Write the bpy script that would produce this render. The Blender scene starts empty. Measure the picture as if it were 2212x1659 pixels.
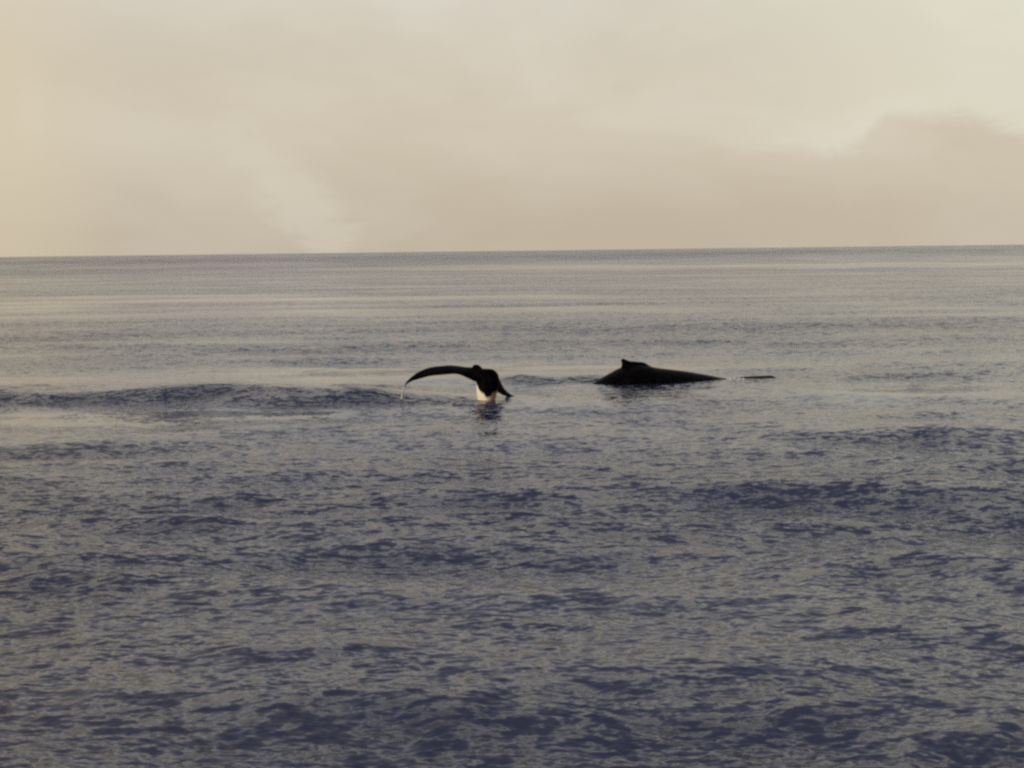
import bpy, bmesh, math, random
import numpy as np
from mathutils import Vector, Matrix
random.seed(7)
rng = np.random.default_rng(11)
sc = bpy.context.scene
R = math.radians

# ------------------------------------------------------------------ camera
CAM_H = 4.3
F = 1422.0                                   # focal length in pixels of a 1024 px wide frame
PITCH = math.atan(133.3 / F)
ROLL = math.atan(27 / 2212)
cam_d = bpy.data.cameras.new('camera')
cam = bpy.data.objects.new('camera', cam_d)
sc.collection.objects.link(cam)
cam_d.sensor_width = 36.0
cam_d.lens = 36.0 * F / 1024
cam_d.clip_start = 0.1
cam_d.clip_end = 200000
cam.matrix_world = (Matrix.Translation((0, 0, CAM_H)) @ Matrix.Rotation(R(90) - PITCH, 4, 'X')
                    @ Matrix.Rotation(-ROLL, 4, 'Z'))
sc.camera = cam

# ------------------------------------------------------------------ look
sc.view_settings.view_transform = 'Standard'
sc.view_settings.look = 'None'
sc.view_settings.gamma = 1.0
sc.view_settings.exposure = 0.0
sc.view_settings.use_curve_mapping = False
sc.render.engine = 'CYCLES'
sc.cycles.filter_width = 2.6                 # a soft old lens
sc.cycles.use_denoising = False
sc.cycles.max_bounces = 6
sc.cycles.glossy_bounces = 3

SUN_EL, SUN_AZ = 13.0, -128.0                # azimuth clockwise from +Y (view direction)


class NT:
    """tiny node helper"""
    def __init__(s, tree):
        s.t = tree; tree.nodes.clear()

    def n(s, kind, **kw):
        nd = s.t.nodes.new(kind)
        for k, v in kw.items():
            setattr(nd, k, v)
        return nd

    def l(s, a, b):
        s.t.links.new(a, b)

    def put(s, sock, v):
        if isinstance(v, bpy.types.NodeSocket):
            s.l(v, sock)
        else:
            sock.default_value = v

    def m(s, op, a, b=0.0, c=0.0, clamp=False):
        nd = s.n('ShaderNodeMath', operation=op, use_clamp=clamp)
        for i, v in enumerate((a, b, c)):
            s.put(nd.inputs[i], v)
        return nd.outputs[0]

    def vm(s, op, a, b=(0, 0, 0), scale=None):
        nd = s.n('ShaderNodeVectorMath', operation=op)
        s.put(nd.inputs[0], a)
        s.put(nd.inputs[1], b)
        if scale is not None:
            s.put(nd.inputs['Scale'], scale)
        return nd.outputs[0]

    def rng(s, v, a, b, c=0.0, d=1.0, smooth=True):
        nd = s.n('ShaderNodeMapRange', interpolation_type='SMOOTHSTEP' if smooth else 'LINEAR')
        for i, x in enumerate((v, a, b, c, d)):
            s.put(nd.inputs[i], x)
        return nd.outputs[0]

    def mix(s, f, a, b, blend='MIX'):
        nd = s.n('ShaderNodeMix', data_type='RGBA', blend_type=blend)
        s.put(nd.inputs[0], f)
        s.put(nd.inputs[6], a if isinstance(a, bpy.types.NodeSocket) else (*a, 1))
        s.put(nd.inputs[7], b if isinstance(b, bpy.types.NodeSocket) else (*b, 1))
        return nd.outputs[2]

    def noise(s, vec, scale, detail=2.0, rough=0.5, dist=0.0):
        nd = s.n('ShaderNodeTexNoise')
        s.l(vec, nd.inputs['Vector'])
        nd.inputs['Scale'].default_value = scale
        nd.inputs['Detail'].default_value = detail
        nd.inputs['Roughness'].default_value = rough
        nd.inputs['Distortion'].default_value = dist
        return nd

    def comb(s, x, y, z):
        nd = s.n('ShaderNodeCombineXYZ')
        for i, v in enumerate((x, y, z)):
            s.put(nd.inputs[i], v)
        return nd.outputs[0]


# ------------------------------------------------------------------ world: thin overcast over a hazy sea
W = bpy.data.worlds.new('World')
sc.world = W
W.use_nodes = True
g = NT(W.node_tree)
sky = g.n('ShaderNodeTexSky', sky_type='NISHITA', sun_disc=False)
sky.sun_elevation = R(SUN_EL)
sky.sun_rotation = R(SUN_AZ)
sky.dust_density = 3.0
tc = g.n('ShaderNodeTexCoord')
sep = g.n('ShaderNodeSeparateXYZ')
g.l(tc.outputs['Generated'], sep.inputs[0])
dx, dy, dz = sep.outputs
el = g.m('MULTIPLY', g.m('ARCSINE', dz), 180 / math.pi)
az = g.m('MULTIPLY', g.m('ARCTAN2', dx, dy), 180 / math.pi)
dome = g.comb(g.m('MULTIPLY', az, 0.05), g.m('MULTIPLY', el, 0.12), 0.0)
n1 = g.noise(dome, 1.6, 5, 0.55, 0.3)
n2 = g.noise(dome, 5.0, 4, 0.55, 0.2)
n3 = g.noise(dome, 9.0, 5, 0.6, 0.6)
SKY_LOW, SKY_MID, SKY_HIGH, SKY_TOP = (.530, .462, .362), (.615, .548, .435), (.71, .685, .625), (.36, .40, .53)
c = g.mix(g.rng(el, 0, 6), SKY_LOW, SKY_MID)
c = g.mix(g.rng(el, 6, 15), c, SKY_HIGH)
c = g.mix(g.rng(el, 10, 72, 0.0, 1.0, False), c, SKY_TOP)
# brighter, greener light in the thin cloud to the right, above a low warm bank
rightness = g.rng(az, 2, 19)
backfade = g.m('SUBTRACT', 1.0, g.rng(az, 45, 90))
rightness = g.m('MULTIPLY', rightness, backfade)
hump = g.m('MULTIPLY', g.m('MULTIPLY', g.rng(az, 13.3, 15.0), g.rng(az, 22.0, 15.0)), 1.25)
edge = g.m('ADD', g.m('ADD', 3.75, hump), g.m('MULTIPLY', g.m('SUBTRACT', n3.outputs[0], 0.5), 1.5))
above = g.rng(g.m('SUBTRACT', el, edge), -0.35, 0.6)
above = g.m('MULTIPLY', above, g.m('SUBTRACT', 1.0, g.rng(el, 14, 40)))
c = g.mix(g.m('MULTIPLY', above, g.m('MULTIPLY', rightness, 0.62)), c, (.755, .735, .60))
c = g.mix(g.m('MULTIPLY', g.m('MULTIPLY', g.rng(g.m('SUBTRACT', el, edge), 0.2, -0.3), rightness), 0.12), c, (.63, .55, .40))
# soft uneven veils
v = g.rng(n1.outputs[0], 0.36, 0.66)
veil = g.mix(v, (0.955, 0.945, 0.925), (1.03, 1.04, 1.05))
c = g.mix(1.0, c, veil, 'MULTIPLY')


def blob(a0, e0, ra, re, tilt=0.0):
    u = g.m('SUBTRACT', az, a0)
    w = g.m('SUBTRACT', el, e0)
    ct, st = math.cos(tilt), math.sin(tilt)
    p = g.m('DIVIDE', g.m('ADD', g.m('MULTIPLY', u, ct), g.m('MULTIPLY', w, st)), ra)
    q = g.m('DIVIDE', g.m('SUBTRACT', g.m('MULTIPLY', w, ct), g.m('MULTIPLY', u, st)), re)
    d = g.m('SQRT', g.m('ADD', g.m('MULTIPLY', p, p), g.m('MULTIPLY', q, q)))
    d = g.m('ADD', d, g.m('MULTIPLY', g.m('SUBTRACT', n3.outputs[0], 0.5), 1.6))
    return g.rng(d, 0.35, 1.1, 1.0, 0.0)


for a0, e0, ra, re, ti, k in ((-8.6, 2.2, 1.5, 4.2, 0.75, 0.45), (-18.4, 5.4, 0.9, 1.8, -0.1, 0.4), (-9.0, 9.6, 2.6, 0.8, -0.3, .3), (0.8, 7.6, .8, 2.6, .35, .3), (5.0, 5.6, 3.0, .8, .3, .3)):
    c = g.mix(g.m('MULTIPLY', blob(a0, e0, ra, re, ti), k), c, (.66, .60, .49))
c = g.mix(g.m('MULTIPLY', g.rng(az, -14, -20), g.m('MULTIPLY', g.rng(az, -90, -40), 0.5)), c, (.66, .56, .39))
scaled = g.mix(1.0, c, (11.0, 11.0, 11.1), 'MULTIPLY')
final = g.mix(0.93, sky.outputs[0], scaled)
bg = g.n('ShaderNodeBackground')
bg.inputs['Strength'].default_value = 0.1
g.l(final, bg.inputs['Color'])
wo = g.n('ShaderNodeOutputWorld')
g.l(bg.outputs[0], wo.inputs[0])

sun_d = bpy.data.lights.new('sun', 'SUN')
sun = bpy.data.objects.new('sun', sun_d)
sc.collection.objects.link(sun)
sun_d.energy = 2.0
sun_d.angle = R(10)
sun_d.color = (1.0, 0.80, 0.55)
sv = Vector((math.sin(R(SUN_AZ)) * math.cos(R(SUN_EL)), math.cos(R(SUN_AZ)) * math.cos(R(SUN_EL)), math.sin(R(SUN_EL))))
sun.rotation_euler = sv.to_track_quat('Z', 'Y').to_euler()


# ------------------------------------------------------------------ helpers
def ground(px, py, z=0.0):
    """where the ray through a point of the photograph (2212 x 1659 view) meets the height z"""
    k = 1024 / 2212
    d = Vector(((px - 1106) * k / F, -(py - 829.5) * k / F, -1.0))
    d = cam.matrix_world.to_3x3() @ d
    t = (z - CAM_H) / d.z
    return Vector((d.x * t, d.y * t, z))


def mesh_obj(name, verts, faces, mat, smooth=True):
    me = bpy.data.meshes.new(name)
    me.from_pydata([tuple(v) for v in verts], [], faces)
    me.update()
    if smooth:
        me.polygons.foreach_set('use_smooth', [True] * len(me.polygons))
    o = bpy.data.objects.new(name, me)
    me.materials.append(mat)
    sc.collection.objects.link(o)
    return o


def tag(o, label=None, cat=None, group=None, kind=None):
    for k, v in (('label', label), ('category', cat), ('group', group), ('kind', kind)):
        if v:
            o[k] = v


# ------------------------------------------------------------------ the sea
H2 = 0.0


def feature_list():
    """crests and slicks read off the photograph: centre, half length, half depth, height, ripple change, turn"""
    out = []

    def add(x0, y0, x1, y1, thick, h, chop):
        a, b = ground(x0, y0), ground(x1, y1)
        mid = (a + b) / 2
        ln = (b - a).length / 2
        ang = math.atan2(b.y - a.y, b.x - a.x)
        near, far = ground((x0 + x1) / 2, (y0 + y1) / 2 + thick / 2), ground((x0 + x1) / 2, (y0 + y1) / 2 - thick / 2)
        wd = (far - near).length / 2
        out.append((mid.x, mid.y, ln, wd, ((0.17 if (y0 + y1) < 1800 else 0.115) if h else 0) * (h / .10) ** .5 * wd * 2.06, chop, ang))

    # dark ruffled band running left from the tail
    add(420, 882, 860, 874, 13, .10, 1.4)
    add(700, 844, 880, 842, 10, .09, 1.2)
    add(740, 871, 1040, 873, 12, .14, 2.4)
    add(1100, 824, 1340, 821, 9, .22, 4.0)
    add(560, 852, 1010, 854, 7, 0, -1.8)
    add(-120, 910, 520, 896, 26, 0, -2.2)
    add(300, 904, 760, 888, 14, 0, -1.5)
    add(-100, 665, 700, 640, 26, 0, -.8)
    add(650, 648, 1500, 640, 14, 0, -.6)
    add(850, 577, 2300, 572, 9, 0, -1.0)
    add(-100, 590, 1000, 575, 10, 0, .5)
    add(0, 566, 2212, 540, 10, 0, .7)
    # troughs and faces of the swell
    add(-60, 976, 600, 962, 18, .04, .8)
    add(1500, 950, 2120, 946, 22, .10, .45)
    add(480, 1046, 640, 1036, 8, .08, .4)
    add(640, 1056, 860, 1040, 8, .08, .4)
    add(0, 1150, 560, 1118, 26, .11, .4)
    add(560, 1135, 1000, 1140, 24, .08, .3)
    add(940, 1128, 1640, 1162, 32, .13, .55)
    add(1640, 1140, 1880, 1128, 22, .08, .3)
    add(-40, 1282, 320, 1272, 44, .13, .5)
    add(1760, 1240, 2260, 1246, 50, .11, .4)
    add(1000, 1360, 1340, 1352, 34, .10, .35)
    add(1620, 1330, 1980, 1338, 22, .09, .3)
    add(80, 1385, 480, 1400, 36, .09, .3)
    add(480, 1420, 900, 1424, 42, .11, .4)
    add(1800, 1385, 2260, 1405, 60, .10, .4)
    add(540, 1532, 1160, 1556, 56, .12, .5)
    add(1160, 1570, 1900, 1545, 60, .12, .5)
    add(1900, 1640, 2300, 1590, 60, .10, .4)
    return out


def build_sea(mat):
    dense = np.arange(-25.5, 25.51, 0.047)
    side = np.concatenate([np.arange(26.0, 60, 1.0), np.arange(60, 180.1, 4.0)])
    cols = np.radians(np.concatenate([-side[::-1][1:], dense, side[:-1], [180.0]]))
    cols = np.unique(np.round(cols, 7))
    if abs(cols[0] + math.pi) > 1e-4:
        cols = np.concatenate([cols])
    dep = np.concatenate([np.arange(640, 6, -0.78), np.geomspace(6, 0.15, 34)])     # pixels under the horizon
    r = CAM_H * F / dep
    r = np.concatenate([[0.6, 1.5, 3, 4.5, 6, 7.5, 8.6], r[r > 9.3]])
    nr, nc = len(r), len(cols)
    A, Rr = np.meshgrid(cols, r)
    X, Y = Rr * np.sin(A), Rr * np.cos(A)
    dr = np.gradient(r)[:, None] * np.ones_like(A)
    dc = np.gradient(cols)[None, :] * Rr
    space = np.maximum(dr, dc)
    Z = np.zeros_like(X)
    # wind sea and swell: crests lie nearly across the view
    near_whales = np.zeros_like(X)
    for p in (TAIL0, BACK0):
        near_whales = np.maximum(near_whales, np.exp(-(((X - p.x - 1.0) / 4.5) ** 4 + ((Y - p.y) / 2.6) ** 4)))
    calm = 1 - 0.9 * near_whales
    comps = []
    for i in range(150):
        t = i / 149
        lam = 9.0 * (0.10 / 9.0) ** t * rng.uniform(.9, 1.1)
        spread = 16 + 22 * t
        th = R(rng.normal(88 if lam > 1.5 else 95, spread if lam < 2 else 13))
        slope = 0.017 if lam > 2.5 else (0.009 if lam > 1.0 else (0.0048 if lam > .32 else 0.0155))
        amp = slope * lam / (2 * math.pi)
        comps.append((lam, th, amp, rng.uniform(0, 2 * math.pi)))
    # wave groups: amplitude wanders over the surface
    G = np.zeros_like(X)
    for k in range(14):
        L = 9 * 2.4 ** rng.uniform(0, 2.2)
        th = R(rng.normal(85, 22))
        G += np.sin(2 * math.pi / L * (X * math.cos(th) * 0.6 + Y * math.sin(th)) + rng.uniform(0, 6.28))
    G = G / math.sqrt(14 / 2)
    chop = 0.22 * G - 0.35 * near_whales + 0.7 * np.clip((Rr - 450) / 600, 0, 1)
    slick = np.zeros_like(X)
    ridges = np.zeros_like(X)
    for (cx, cy, ln, wd, h, ch, an) in feature_list():
        u = (X - cx) * math.cos(an) + (Y - cy) * math.sin(an)
        q = -(X - cx) * math.sin(an) + (Y - cy) * math.cos(an)
        q = q + 0.25 * wd * np.sin(u * 2.6 / max(ln, .1) + cx) + 0.2 * wd * np.sin(u * 5.1 / max(ln, .1) + cy)
        env = 1 / (1 + np.abs(u / (ln * 0.95)) ** 6)
        e = np.exp(-(q / (wd * 0.95)) ** 2) * env
        chop += ch * e
        if ch < 0:
            slick = np.maximum(slick, e)
        if h:
            # the crest stands behind the dark face
            ridges += h * 0.62 * calm * np.exp(-((q - wd * 0.8) / (wd * 1.1)) ** 2) * env
    for lam, th, amp, ph in comps:
        k = 2 * math.pi / lam
        w = np.clip((lam / space - 2.2) / 2.0, 0, 1)
        sel = w.max(axis=1) > 0
        if not sel.any():
            continue
        xs, ys = X[sel], Y[sel]
        arg = k * (xs * math.cos(th) + ys * math.sin(th)) + ph
        s = np.sin(arg)
        grp = 1.0 + (0.30 * G[sel] if lam < 2.5 else 0.15 * G[sel])
        Z[sel] += w[sel] * amp * grp * (s - 0.12 * np.cos(2 * arg))
    Z *= calm * (1 - .8 * slick) * (1 - .5 * np.clip((Rr - 42) / 26, 0, 1))
    Z += ridges
    # one taller swell shows its dark face from the left edge of the picture to the tail
    for x0, y0, x1, y1, hh, wn in ((-420, 846, 640, 842, .27, .95), (300, 850, 900, 848, .17, .8)):
        p0, p1 = ground(x0, y0, hh), ground(x1, y1, hh)
        an = math.atan2(p1.y - p0.y, p1.x - p0.x)
        cx, cy, ln = (p0.x + p1.x) / 2, (p0.y + p1.y) / 2, (p1 - p0).length / 2
        u = (X - cx) * math.cos(an) + (Y - cy) * math.sin(an)
        q = -(X - cx) * math.sin(an) + (Y - cy) * math.cos(an) + .22 * np.sin(u * .8) + .12 * np.sin(u * 2.1 + 1)
        env = 1 / (1 + np.abs(u / ln) ** 8) * (1 + .05 * np.sin(u * .55))
        prof = np.where(q < 0, np.exp(-(q / wn) ** 2), np.exp(-(q / 3.6) ** 2))
        Z += hh * env * prof
        chop += 1.0 * env * np.exp(-((q + wn * .8) / (wn * .9)) ** 2)
    # rings of stirred water round the tail, and the smooth footprint behind it
    d = np.sqrt((X - TAIL0.x) ** 2 + (Y - TAIL0.y) ** 2)
    Z += 0.018 * np.sin(d * 7.5) * np.exp(-((d - 1.0) / 0.9) ** 2)
    d = np.sqrt(((X - BACK0.x - .6) / 2.1) ** 2 + (Y - BACK0.y) ** 2)
    Z += 0.012 * np.sin(d * 7.0) * np.exp(-((d - 1.3) / 0.7) ** 2)
    co = np.stack([X, Y, Z], -1).reshape(-1, 3)
    idx = np.arange(nr * nc).reshape(nr, nc)
    a, b = idx[:-1, :-1].ravel(), idx[:-1, 1:].ravel()
    cc, dd = idx[1:, 1:].ravel(), idx[1:, :-1].ravel()
    quads = np.stack([a, b, cc, dd], 1)[:, ::-1]
    # the middle under the camera
    co = np.vstack([co, [[0, 0, 0]]])
    fan = [(nr * nc, int(idx[0, j + 1]), int(idx[0, j])) for j in range(nc - 1)]
    me = bpy.data.meshes.new('sea')
    nq, nf = len(quads), len(fan)
    me.vertices.add(len(co))
    me.vertices.foreach_set('co', co.ravel())
    me.loops.add(nq * 4 + nf * 3)
    me.loops.foreach_set('vertex_index', np.concatenate([quads.ravel(), np.array(fan).ravel()]).astype(np.int32))
    me.polygons.add(nq + nf)
    me.polygons.foreach_set('loop_start', np.concatenate([np.arange(nq) * 4, nq * 4 + np.arange(nf) * 3]).astype(np.int32))
    me.polygons.foreach_set('use_smooth', np.ones(nq + nf, dtype=bool))
    me.update()
    me.validate()
    at = me.attributes.new('ripple', 'FLOAT', 'POINT')
    at.data.foreach_set('value', np.concatenate([chop.ravel(), [0]]).astype(np.float32))
    me.materials.append(mat)
    o = bpy.data.objects.new('sea', me)
    sc.collection.objects.link(o)
    o['kind'] = 'structure'
    print('sea verts', len(co), 'quads', nq)
    return o


def sea_material():
    m = bpy.data.materials.new('sea_water')
    m.use_nodes = True
    g = NT(m.node_tree)
    geo = g.n('ShaderNodeNewGeometry')
    pos = geo.outputs['Position']
    rip = g.n('ShaderNodeAttribute', attribute_name='ripple').outputs['Fac']
    # wind patches at several sizes, longer across the view
    far = g.noise(g.vm('MULTIPLY', pos, (0.35, 1.0, 0.0)), 0.0045, 4, 0.62, 0.4)
    mid = g.noise(g.vm('MULTIPLY', pos, (0.45, 1.0, 0.0)), 0.11, 4, 0.6, 0.5)
    amp = g.m('ADD', g.m('ADD', 1.0, g.m('MULTIPLY', g.m('SUBTRACT', far.outputs[0], 0.5), 2.6)),
              g.m('MULTIPLY', g.m('SUBTRACT', mid.outputs[0], 0.5), 2.4))
    amp = g.m('ADD', amp, g.m('MULTIPLY', rip, 0.9))
    amp = g.m('MINIMUM', g.m('MAXIMUM', amp, 0.1), 3.0)
    # small ripples as slopes
    warp = g.noise(pos, 0.9, 1, 0.5)
    p2 = g.vm('ADD', pos, g.vm('SCALE', g.vm('SUBTRACT', warp.outputs['Color'], (.5, .5, .5)), scale=0.35))
    a = g.noise(g.vm('MULTIPLY', p2, (0.45, 1.0, 0.0)), 5.0, 2.0, 0.6)
    b = g.noise(g.vm('MULTIPLY', p2, (0.5, 1.0, 0.0)), 13.0, 2.0, 0.6)
    sa = g.vm('MULTIPLY', g.vm('SUBTRACT', a.outputs['Color'], (.5, .5, .5)), (0.8, 1.45, 0.0))
    sb = g.vm('MULTIPLY', g.vm('SUBTRACT', b.outputs['Color'], (.5, .5, .5)), (0.9, 1.5, 0.0))
    slope = g.vm('SCALE', g.vm('ADD', sa, sb), scale=amp)
    # wind ripples lean: their steep sides look down the wind, towards -Y
    lean = g.comb(0.0, g.m('MULTIPLY', g.m('SUBTRACT', amp, 0.55), -0.075), 0.0)
    nrm = g.vm('NORMALIZE', g.vm('ADD', g.vm('ADD', geo.outputs['Normal'], slope), lean))
    p = g.n('ShaderNodeBsdfPrincipled')
    p.inputs['IOR'].default_value = 1.48
    g.l(g.rng(amp, 0.1, 3.0, 0.07, 0.26, False), p.inputs['Roughness'])
    g.l(nrm, p.inputs['Normal'])
    # dark violet blue water body, greener where the tail has mixed air into it
    t = g.vm('SUBTRACT', pos, tuple(ground(1150, 868)))
    d = g.n('ShaderNodeVectorMath', operation='LENGTH')
    g.l(g.vm('MULTIPLY', t, (0.75, 0.5, 0)), d.inputs[0])
    air = g.rng(g.m('ADD', d.outputs['Value'], g.m('MULTIPLY', g.m('SUBTRACT', b.outputs[0], .5), 1.6)), 0.1, 1.0, 0.5, 0)
    col = g.mix(air, (.018, .021, .050), (.12, .17, .17))
    g.l(col, p.inputs['Base Color'])
    out = g.n('ShaderNodeOutputMaterial')
    g.l(p.outputs[0], out.inputs[0])
    return m


# ------------------------------------------------------------------ whales
def skin_material(name, white=None):
    m = bpy.data.materials.new(name)
    m.use_nodes = True
    g = NT(m.node_tree)
    tc = g.n('ShaderNodeTexCoord')
    ob = tc.outputs['Object']
    n = g.noise(ob, 5, 4, .6)
    fine = g.noise(ob, 40, 3, .6)
    base = g.mix(g.rng(n.outputs[0], .4, .7), (.001, .001, .0015), (.004, .003, .003))
    p = g.n('ShaderNodeBsdfPrincipled')
    if white:
        base = white(g, ob, n, fine, base)
    g.l(base, p.inputs['Base Color'])
    p.inputs['Roughness'].default_value = 0.42
    p.inputs['Specular IOR Level'].default_value = 0.01
    bm_ = g.n('ShaderNodeBump')
    bm_.inputs['Strength'].default_value = 0.35
    bm_.inputs['Distance'].default_value = 0.02
    g.l(fine.outputs[0], bm_.inputs['Height'])
    g.l(bm_.outputs[0], p.inputs['Normal'])
    out = g.n('ShaderNodeOutputMaterial')
    g.l(p.outputs[0], out.inputs[0])
    return m


def loft(bm, secs, n=20):
    """closed tube through elliptical sections (centre, half axis a, half axis b)"""
    rings = []
    for c, a, b in secs:
        c, a, b = Vector(c), Vector(a), Vector(b)
        rings.append([bm.verts.new(c + a * math.cos(2 * math.pi * i / n) + b * math.sin(2 * math.pi * i / n)) for i in range(n)])
    for r0, r1 in zip(rings, rings[1:]):
        for i in range(n):
            bm.faces.new((r0[i], r0[(i + 1) % n], r1[(i + 1) % n], r1[i]))
    for rg in (rings[0], rings[-1]):
        bm.faces.new(rg)


def densify(secs, k=4):
    """Catmull-Rom through the stations"""
    S = [[Vector(x) for x in s] for s in secs]
    out = []
    for i in range(len(S) - 1):
        p0, p1, p2, p3 = S[max(i - 1, 0)], S[i], S[i + 1], S[min(i + 2, len(S) - 1)]
        for j in range(k):
            t = j / k
            out.append([0.5 * ((2 * b) + (c - a) * t + (2 * a - 5 * b + 4 * c - d) * t * t + (3 * b - a - 3 * c + d) * t ** 3)
                        for a, b, c, d in zip(p0, p1, p2, p3)])
    out.append(S[-1])
    return out


def fuse(name, bm, voxel, mat, loc, smooth_iter=6):
    bmesh.ops.recalc_face_normals(bm, faces=bm.faces)
    me = bpy.data.meshes.new(name + '_raw')
    bm.to_mesh(me); bm.free()
    tmp = bpy.data.objects.new('tmp', me)
    sc.collection.objects.link(tmp)
    md = tmp.modifiers.new('r', 'REMESH'); md.mode = 'VOXEL'; md.voxel_size = voxel
    sm = tmp.modifiers.new('s', 'SMOOTH'); sm.factor = 0.5; sm.iterations = smooth_iter
    dg = bpy.context.evaluated_depsgraph_get()
    dg.update()
    res = bpy.data.meshes.new_from_object(tmp.evaluated_get(dg))
    bpy.data.objects.remove(tmp)
    res.name = name
    res.materials.clear(); res.materials.append(mat)
    res.polygons.foreach_set('use_smooth', [True] * len(res.polygons))
    o = bpy.data.objects.new(name, res)
    o.location = loc
    sc.collection.objects.link(o)
    print(name, len(res.polygons))
    return o


SEA_TILT = CAM_H / 40.7
TAIL0 = ground(1048.5, 866)
BACK0 = ground(1347.6, 825.5)


def build_tail_whale():
    s = 0.0804 * TAIL0.length / F
    def P(x, y, dy=0.0):
        k = 1 + dy / TAIL0.length
        return Vector(((x - 1300) * s * k, dy, (720 - y) * s * k - SEA_TILT * dy))
    bm = bmesh.new()
    # left fluke, held out and drooping at the tip: x, upper edge, lower edge, distance, chord depth, half thickness
    L = [(292, 522, 534, -.30, .02, .008), (318, 468, 508, -.26, .10, .014), (390, 398, 462, -.20, .22, .020),
         (490, 334, 434, -.13, .32, .028), (610, 292, 402, -.08, .40, .034), (740, 276, 388, -.04, .46, .042),
         (860, 270, 378, 0, .50, .050), (960, 282, 376, .02, .52, .062), (1060, 300, 412, .05, .52, .085),
         (1150, 305, 455, .05, .46, .12), (1260, 310, 500, .05, .40, .16)]
    secs = []
    for x, yu, yl, dy, ch, th in L:
        up, lo = P(x, yu, dy + ch / 2), P(x, yl, dy - ch / 2)
        a = (up - lo) / 2
        b = Vector((0, -a.z, a.y)).normalized() * th if a.length > .001 else Vector((0, th, 0))
        secs.append(((up + lo) / 2, a, b))
    loft(bm, densify(secs), 22)
    # right fluke: folds down and away until its tip meets the water
    Rf = [((1385, 335), (1290, 520), .05, .17), ((1440, 400), (1370, 570), .22, .14), ((1482, 480), (1420, 600), .42, .10),
          ((1512, 545), (1468, 620), .62, .07), ((1548, 592), (1515, 650), .80, .048), ((1600, 636), (1575, 668), .98, .032), ((1655, 664), (1645, 676), 1.10, .012)]
    secs = []
    for (xu, yu), (xl, yl), dy, th in Rf:
        up, lo = P(xu, yu, dy + .12), P(xl, yl, dy - .12)
        a = (up - lo) / 2
        b = a.cross(Vector((0.62, 0.5, -0.6))).normalized() * th
        secs.append(((up + lo) / 2, a, b))
    loft(bm, densify(secs), 20)
    # tail stock rising out of the sea, keel turned to the camera, then the crown between the flukes
    T = [(1290, 2400, .9, 420, .70), (1300, 1700, .65, 330, .58), (1310, 1100, .36, 230, .46), (1312, 850, .16, 150, .36), (1314, 725, .06, 112, .28), (1318, 640, .02, 124, .26), (1328, 560, .02, 140, .27),
         (1334, 480, .04, 146, .27), (1318, 410, .06, 150, .25), (1290, 350, .08, 140, .20), (1262, 318, .10, 95, .12)]
    secs = [(P(x, y, dy), (w * s, 0, 0), (0, dpt, 0)) for x, y, dy, w, dpt in T]
    loft(bm, densify(secs), 24)
    secs = [(P(1320, 470, .02), (.34, 0, 0), (0, .22, .02)), (P(1335, 400, .04), (.31, 0, 0), (0, .20, .02)), (P(1348, 350, .05), (.20, 0, 0), (0, .14, 0)),
            (P(1352, 322, .06), (.10, 0, 0), (0, .07, 0))]
    loft(bm, densify(secs), 20)
    # small knuckle on the crown
    secs = [(P(1205, 350, .10), (.20, 0, 0), (0, .14, 0)), (P(1198, 305, .12), (.15, 0, 0), (0, .10, 0)), (P(1192, 277, .12), (.10, 0, 0), (0, .07, 0)),
            (P(1190, 262, .12), (.045, 0, 0), (0, .03, 0))]
    loft(bm, densify(secs), 16)

    def white(g, ob, n, fine, base):
        sp = g.n('ShaderNodeSeparateXYZ')
        g.l(ob, sp.inputs[0])
        x = g.m('DIVIDE', sp.outputs[0], s)                       # photo units from the middle of the stock
        z = g.m('SUBTRACT', 720, g.m('DIVIDE', sp.outputs[2], s))
        wob = g.m('ADD', g.m('MULTIPLY', g.m('SUBTRACT', n.outputs[0], .5), 110), g.m('MULTIPLY', g.m('SUBTRACT', fine.outputs[0], .5), 70))
        # the white skin rises on both sides of a dark wedge
        ax = g.m('SUBTRACT', x, 42)
        left = g.m('SUBTRACT', 655, g.m('MULTIPLY', g.m('POWER', g.m('DIVIDE', g.m('MAXIMUM', g.m('MULTIPLY', ax, -1), 0), 152), 1.9), 150))
        right = g.m('MULTIPLY', g.m('MAXIMUM', ax, 0), -.62)
        lim = g.m('ADD', g.m('ADD', left, right), wob)
        msk = g.rng(g.m('SUBTRACT', z, lim), -10, 14)
        front = g.m('MULTIPLY', g.rng(sp.outputs[1], .14, .06), g.rng(g.m('ADD', x, 130), 0, 12))
        msk = g.m('MULTIPLY', msk, front)
        tone = g.rng(g.m('ADD', x, g.m('MULTIPLY', wob, .6)), -10, 110)
        skin = g.mix(tone, (.93, .88, .72), (.34, .16, .08))
        skin = g.mix(g.rng(fine.outputs[0], .35, .58, .6, 0), skin, (.25, .15, .11))
        # reddish trailing edge under the fluke
        return g.mix(msk, base, skin)

    m = skin_material('whale_skin_white_keel', white)
    o = fuse('humpback_whale', bm, 0.016, m, TAIL0, 5)
    tag(o, 'black whale tail lifted from the sea, left fluke arched, white patch at its base', 'whale',
        'humpback whales at the surface')
    return o


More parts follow.
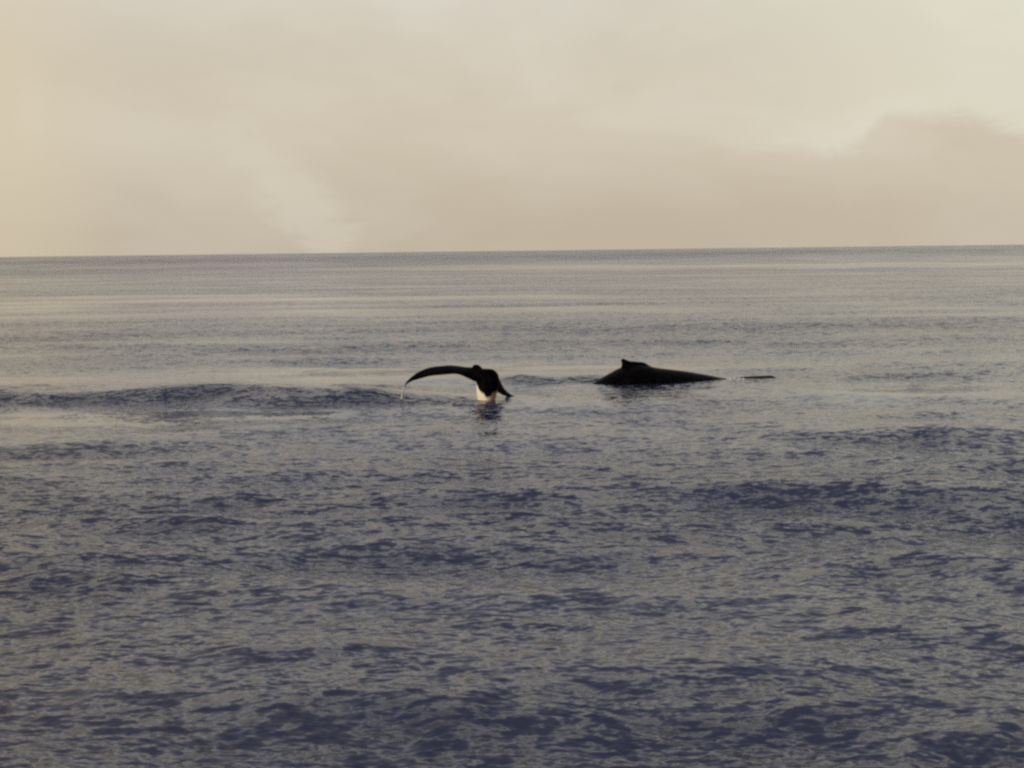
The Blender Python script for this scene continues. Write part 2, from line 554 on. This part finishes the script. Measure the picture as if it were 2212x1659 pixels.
def build_back_whale():
    s = 0.1033 * BACK0.length / F
    def wl(x):
        return 430 - 0.035 * (x - 640)
    def P(x, z):
        X = (x - 640) * s
        return Vector((X, .24 * X, z))
    bm = bmesh.new()
    tops = [(-700, 1050, .30, .28), (-400, 830, .36, .34), (-100, 640, .44, .44), (150, 530, .55, .52), (300, 462, .60, .60), (385, 418, .68, .66), (450, 378, .78, .76), (540, 330, .85, .85), (590, 302, .89, .90),
            (650, 280, .92, .95), (720, 262, .95, 1.0), (800, 256, .98, 1.04), (880, 268, 1.0, 1.08), (960, 288, 1.02, 1.1), (1100, 304, 1.04, 1.14), (1250, 322, 1.05, 1.16),
            (1400, 345, 1.05, 1.16), (1520, 366, 1.03, 1.14), (1620, 386, 1.0, 1.1), (1740, 398, .95, 1.02), (1840, 378, .9, .92), (1960, 369, .8, .78), (2080, 364, .66, .62), (2150, 366, .5, .5), (2190, 400, .35, .35), (2230, 520, .18, .18)]
    secs = []
    d = Vector((1, .24, 0)).normalized()
    side = Vector((-d.y, d.x, 0))
    for x, y, ry, rz in tops:
        zt = (wl(x) - y) * s
        secs.append((P(x, zt - rz), side * ry, (0, 0, rz)))
    loft(bm, densify(secs, 3), 48)
    # dorsal fin: a low hump with a hooked tip pointing back
    def FP(x, y):
        return P(x, (wl(x) - y) * s)
    prof = [(320, 596, 960, .20), (290, 604, 925, .16), (270, 612, 895, .13), (254, 616, 872, .105), (242, 616, 850, .085), (234, 612, 800, .07), (228, 611, 715, .06), (220, 612, 684, .05), (211, 614, 662, .042), (203, 618, 645, .032), (199, 624, 636, .018)]
    secs = []
    for y, x0, x1, th in prof:
        a = FP((x0 + x1) / 2, y)
        secs.append((a, d * ((x1 - x0) / 2 * s), side * th))
    loft(bm, secs, 28)
    m = skin_material('whale_skin_dark')
    o = fuse('humpback_whale', bm, 0.022, m, BACK0, 4)
    tag(o, 'black humpback whale back with hooked dorsal fin gliding low to the right of the tail', 'whale',
        'humpback whales at the surface')
    return o


def water_white():
    m = bpy.data.materials.new('spray')
    m.use_nodes = True
    g = NT(m.node_tree)
    p = g.n('ShaderNodeBsdfPrincipled')
    p.inputs['Base Color'].default_value = (.52, .51, .49, 1)
    p.inputs['Roughness'].default_value = .35
    p.inputs['IOR'].default_value = 1.33
    p.inputs['Transmission Weight'].default_value = .1
    out = g.n('ShaderNodeOutputMaterial')
    g.l(p.outputs[0], out.inputs[0])
    return m


def build_spray():
    mat = water_white()
    rnd = random.Random(3)
    # water running off the left fluke tip in one uneven string
    s = 0.0804 * TAIL0.length / F
    for k in range(1):
        bm = bmesh.new()
        for off, r0, z0, z1 in ((0, .026, 526, 716), (-12, .018, 556, 700), (9, .016, 590, 716)):
            secs = []
            for i in range(34):
                t = i / 33
                y = z0 + (z1 - z0) * t
                q = (y - 530) / 180
                x = (-1008 + off * q + (-30 * q)) * s
                rr = r0 * (0.7 + .5 * abs(math.sin(i * 1.7 + off)) + .5 * q) * rnd.uniform(.75, 1.25)
                secs.append(((x + rnd.gauss(0, .004), -.30 + off * .002, (720 - y) * s), (rr, 0, 0), (0, rr, 0)))
            loft(bm, secs, 8)
        for i in range(9):
            a = i * .7
            c = Vector((-1036 * s + .06 * math.cos(a), -.3 + .05 * math.sin(a), .0))
            secs = [(c, (.022, 0, 0), (0, .022, 0)), (c + Vector((.05 * math.cos(a), .05 * math.sin(a), .03)), (.014, 0, 0), (0, .014, 0)),
                    (c + Vector((.08 * math.cos(a), .08 * math.sin(a), .05 + rnd.random() * .03)), (.006, 0, 0), (0, .006, 0))]
            loft(bm, secs, 8)
        o = fuse('water_trickle', bm, 0.006, mat, TAIL0, 1)
    tag(o, 'thin pale trickle of water falling from the left fluke tip', 'water trickle')
    # splash where the second whale's head breaks the surface: a low lumpy rim with torn fingers
    s = 0.1033 * BACK0.length / F
    bm = bmesh.new()
    def at(cx, z, dy=-.5):
        X = (cx - 640) * s
        return Vector((X, .24 * X + dy, z))
    secs = []
    for i in range(40):
        cx = 1655 + i * 4.6
        h = .035 * (1 + .8 * math.sin(i * .9) * math.sin(i * .37 + 1))
        secs.append((at(cx, -.03), (0, .05 + h * .6, 0), (0, 0, h + .02)))
    loft(bm, secs, 12)
    for i in range(16):
        cx = rnd.choice((1700, 1712, 1724, 1745, 1758, 1800)) + rnd.gauss(0, 7)
        h = rnd.uniform(.05, .13) if cx < 1735 else rnd.uniform(.04, .11)
        lean = rnd.gauss(.02, .03)
        a = at(cx, -.03, -.5 + rnd.gauss(0, .04))
        rr = rnd.uniform(.014, .03)
        loft(bm, [(a, (rr * 1.5, 0, 0), (0, rr * 1.5, 0)), (a + Vector((lean * .5, 0, h * .6)), (rr, 0, 0), (0, rr, 0)),
                  (a + Vector((lean, 0, h)), (rr * .8, 0, 0), (0, rr * .8, 0)), (a + Vector((lean * 1.2, 0, h + .02)), (rr * .3, 0, 0), (0, rr * .3, 0))], 8)
    o = fuse('splash', bm, 0.009, mat, BACK0, 1)
    tag(o, 'small white splash in front of the dark whale back at its right end', 'splash')


build_sea(sea_material())
build_tail_whale()
build_back_whale()
build_spray()
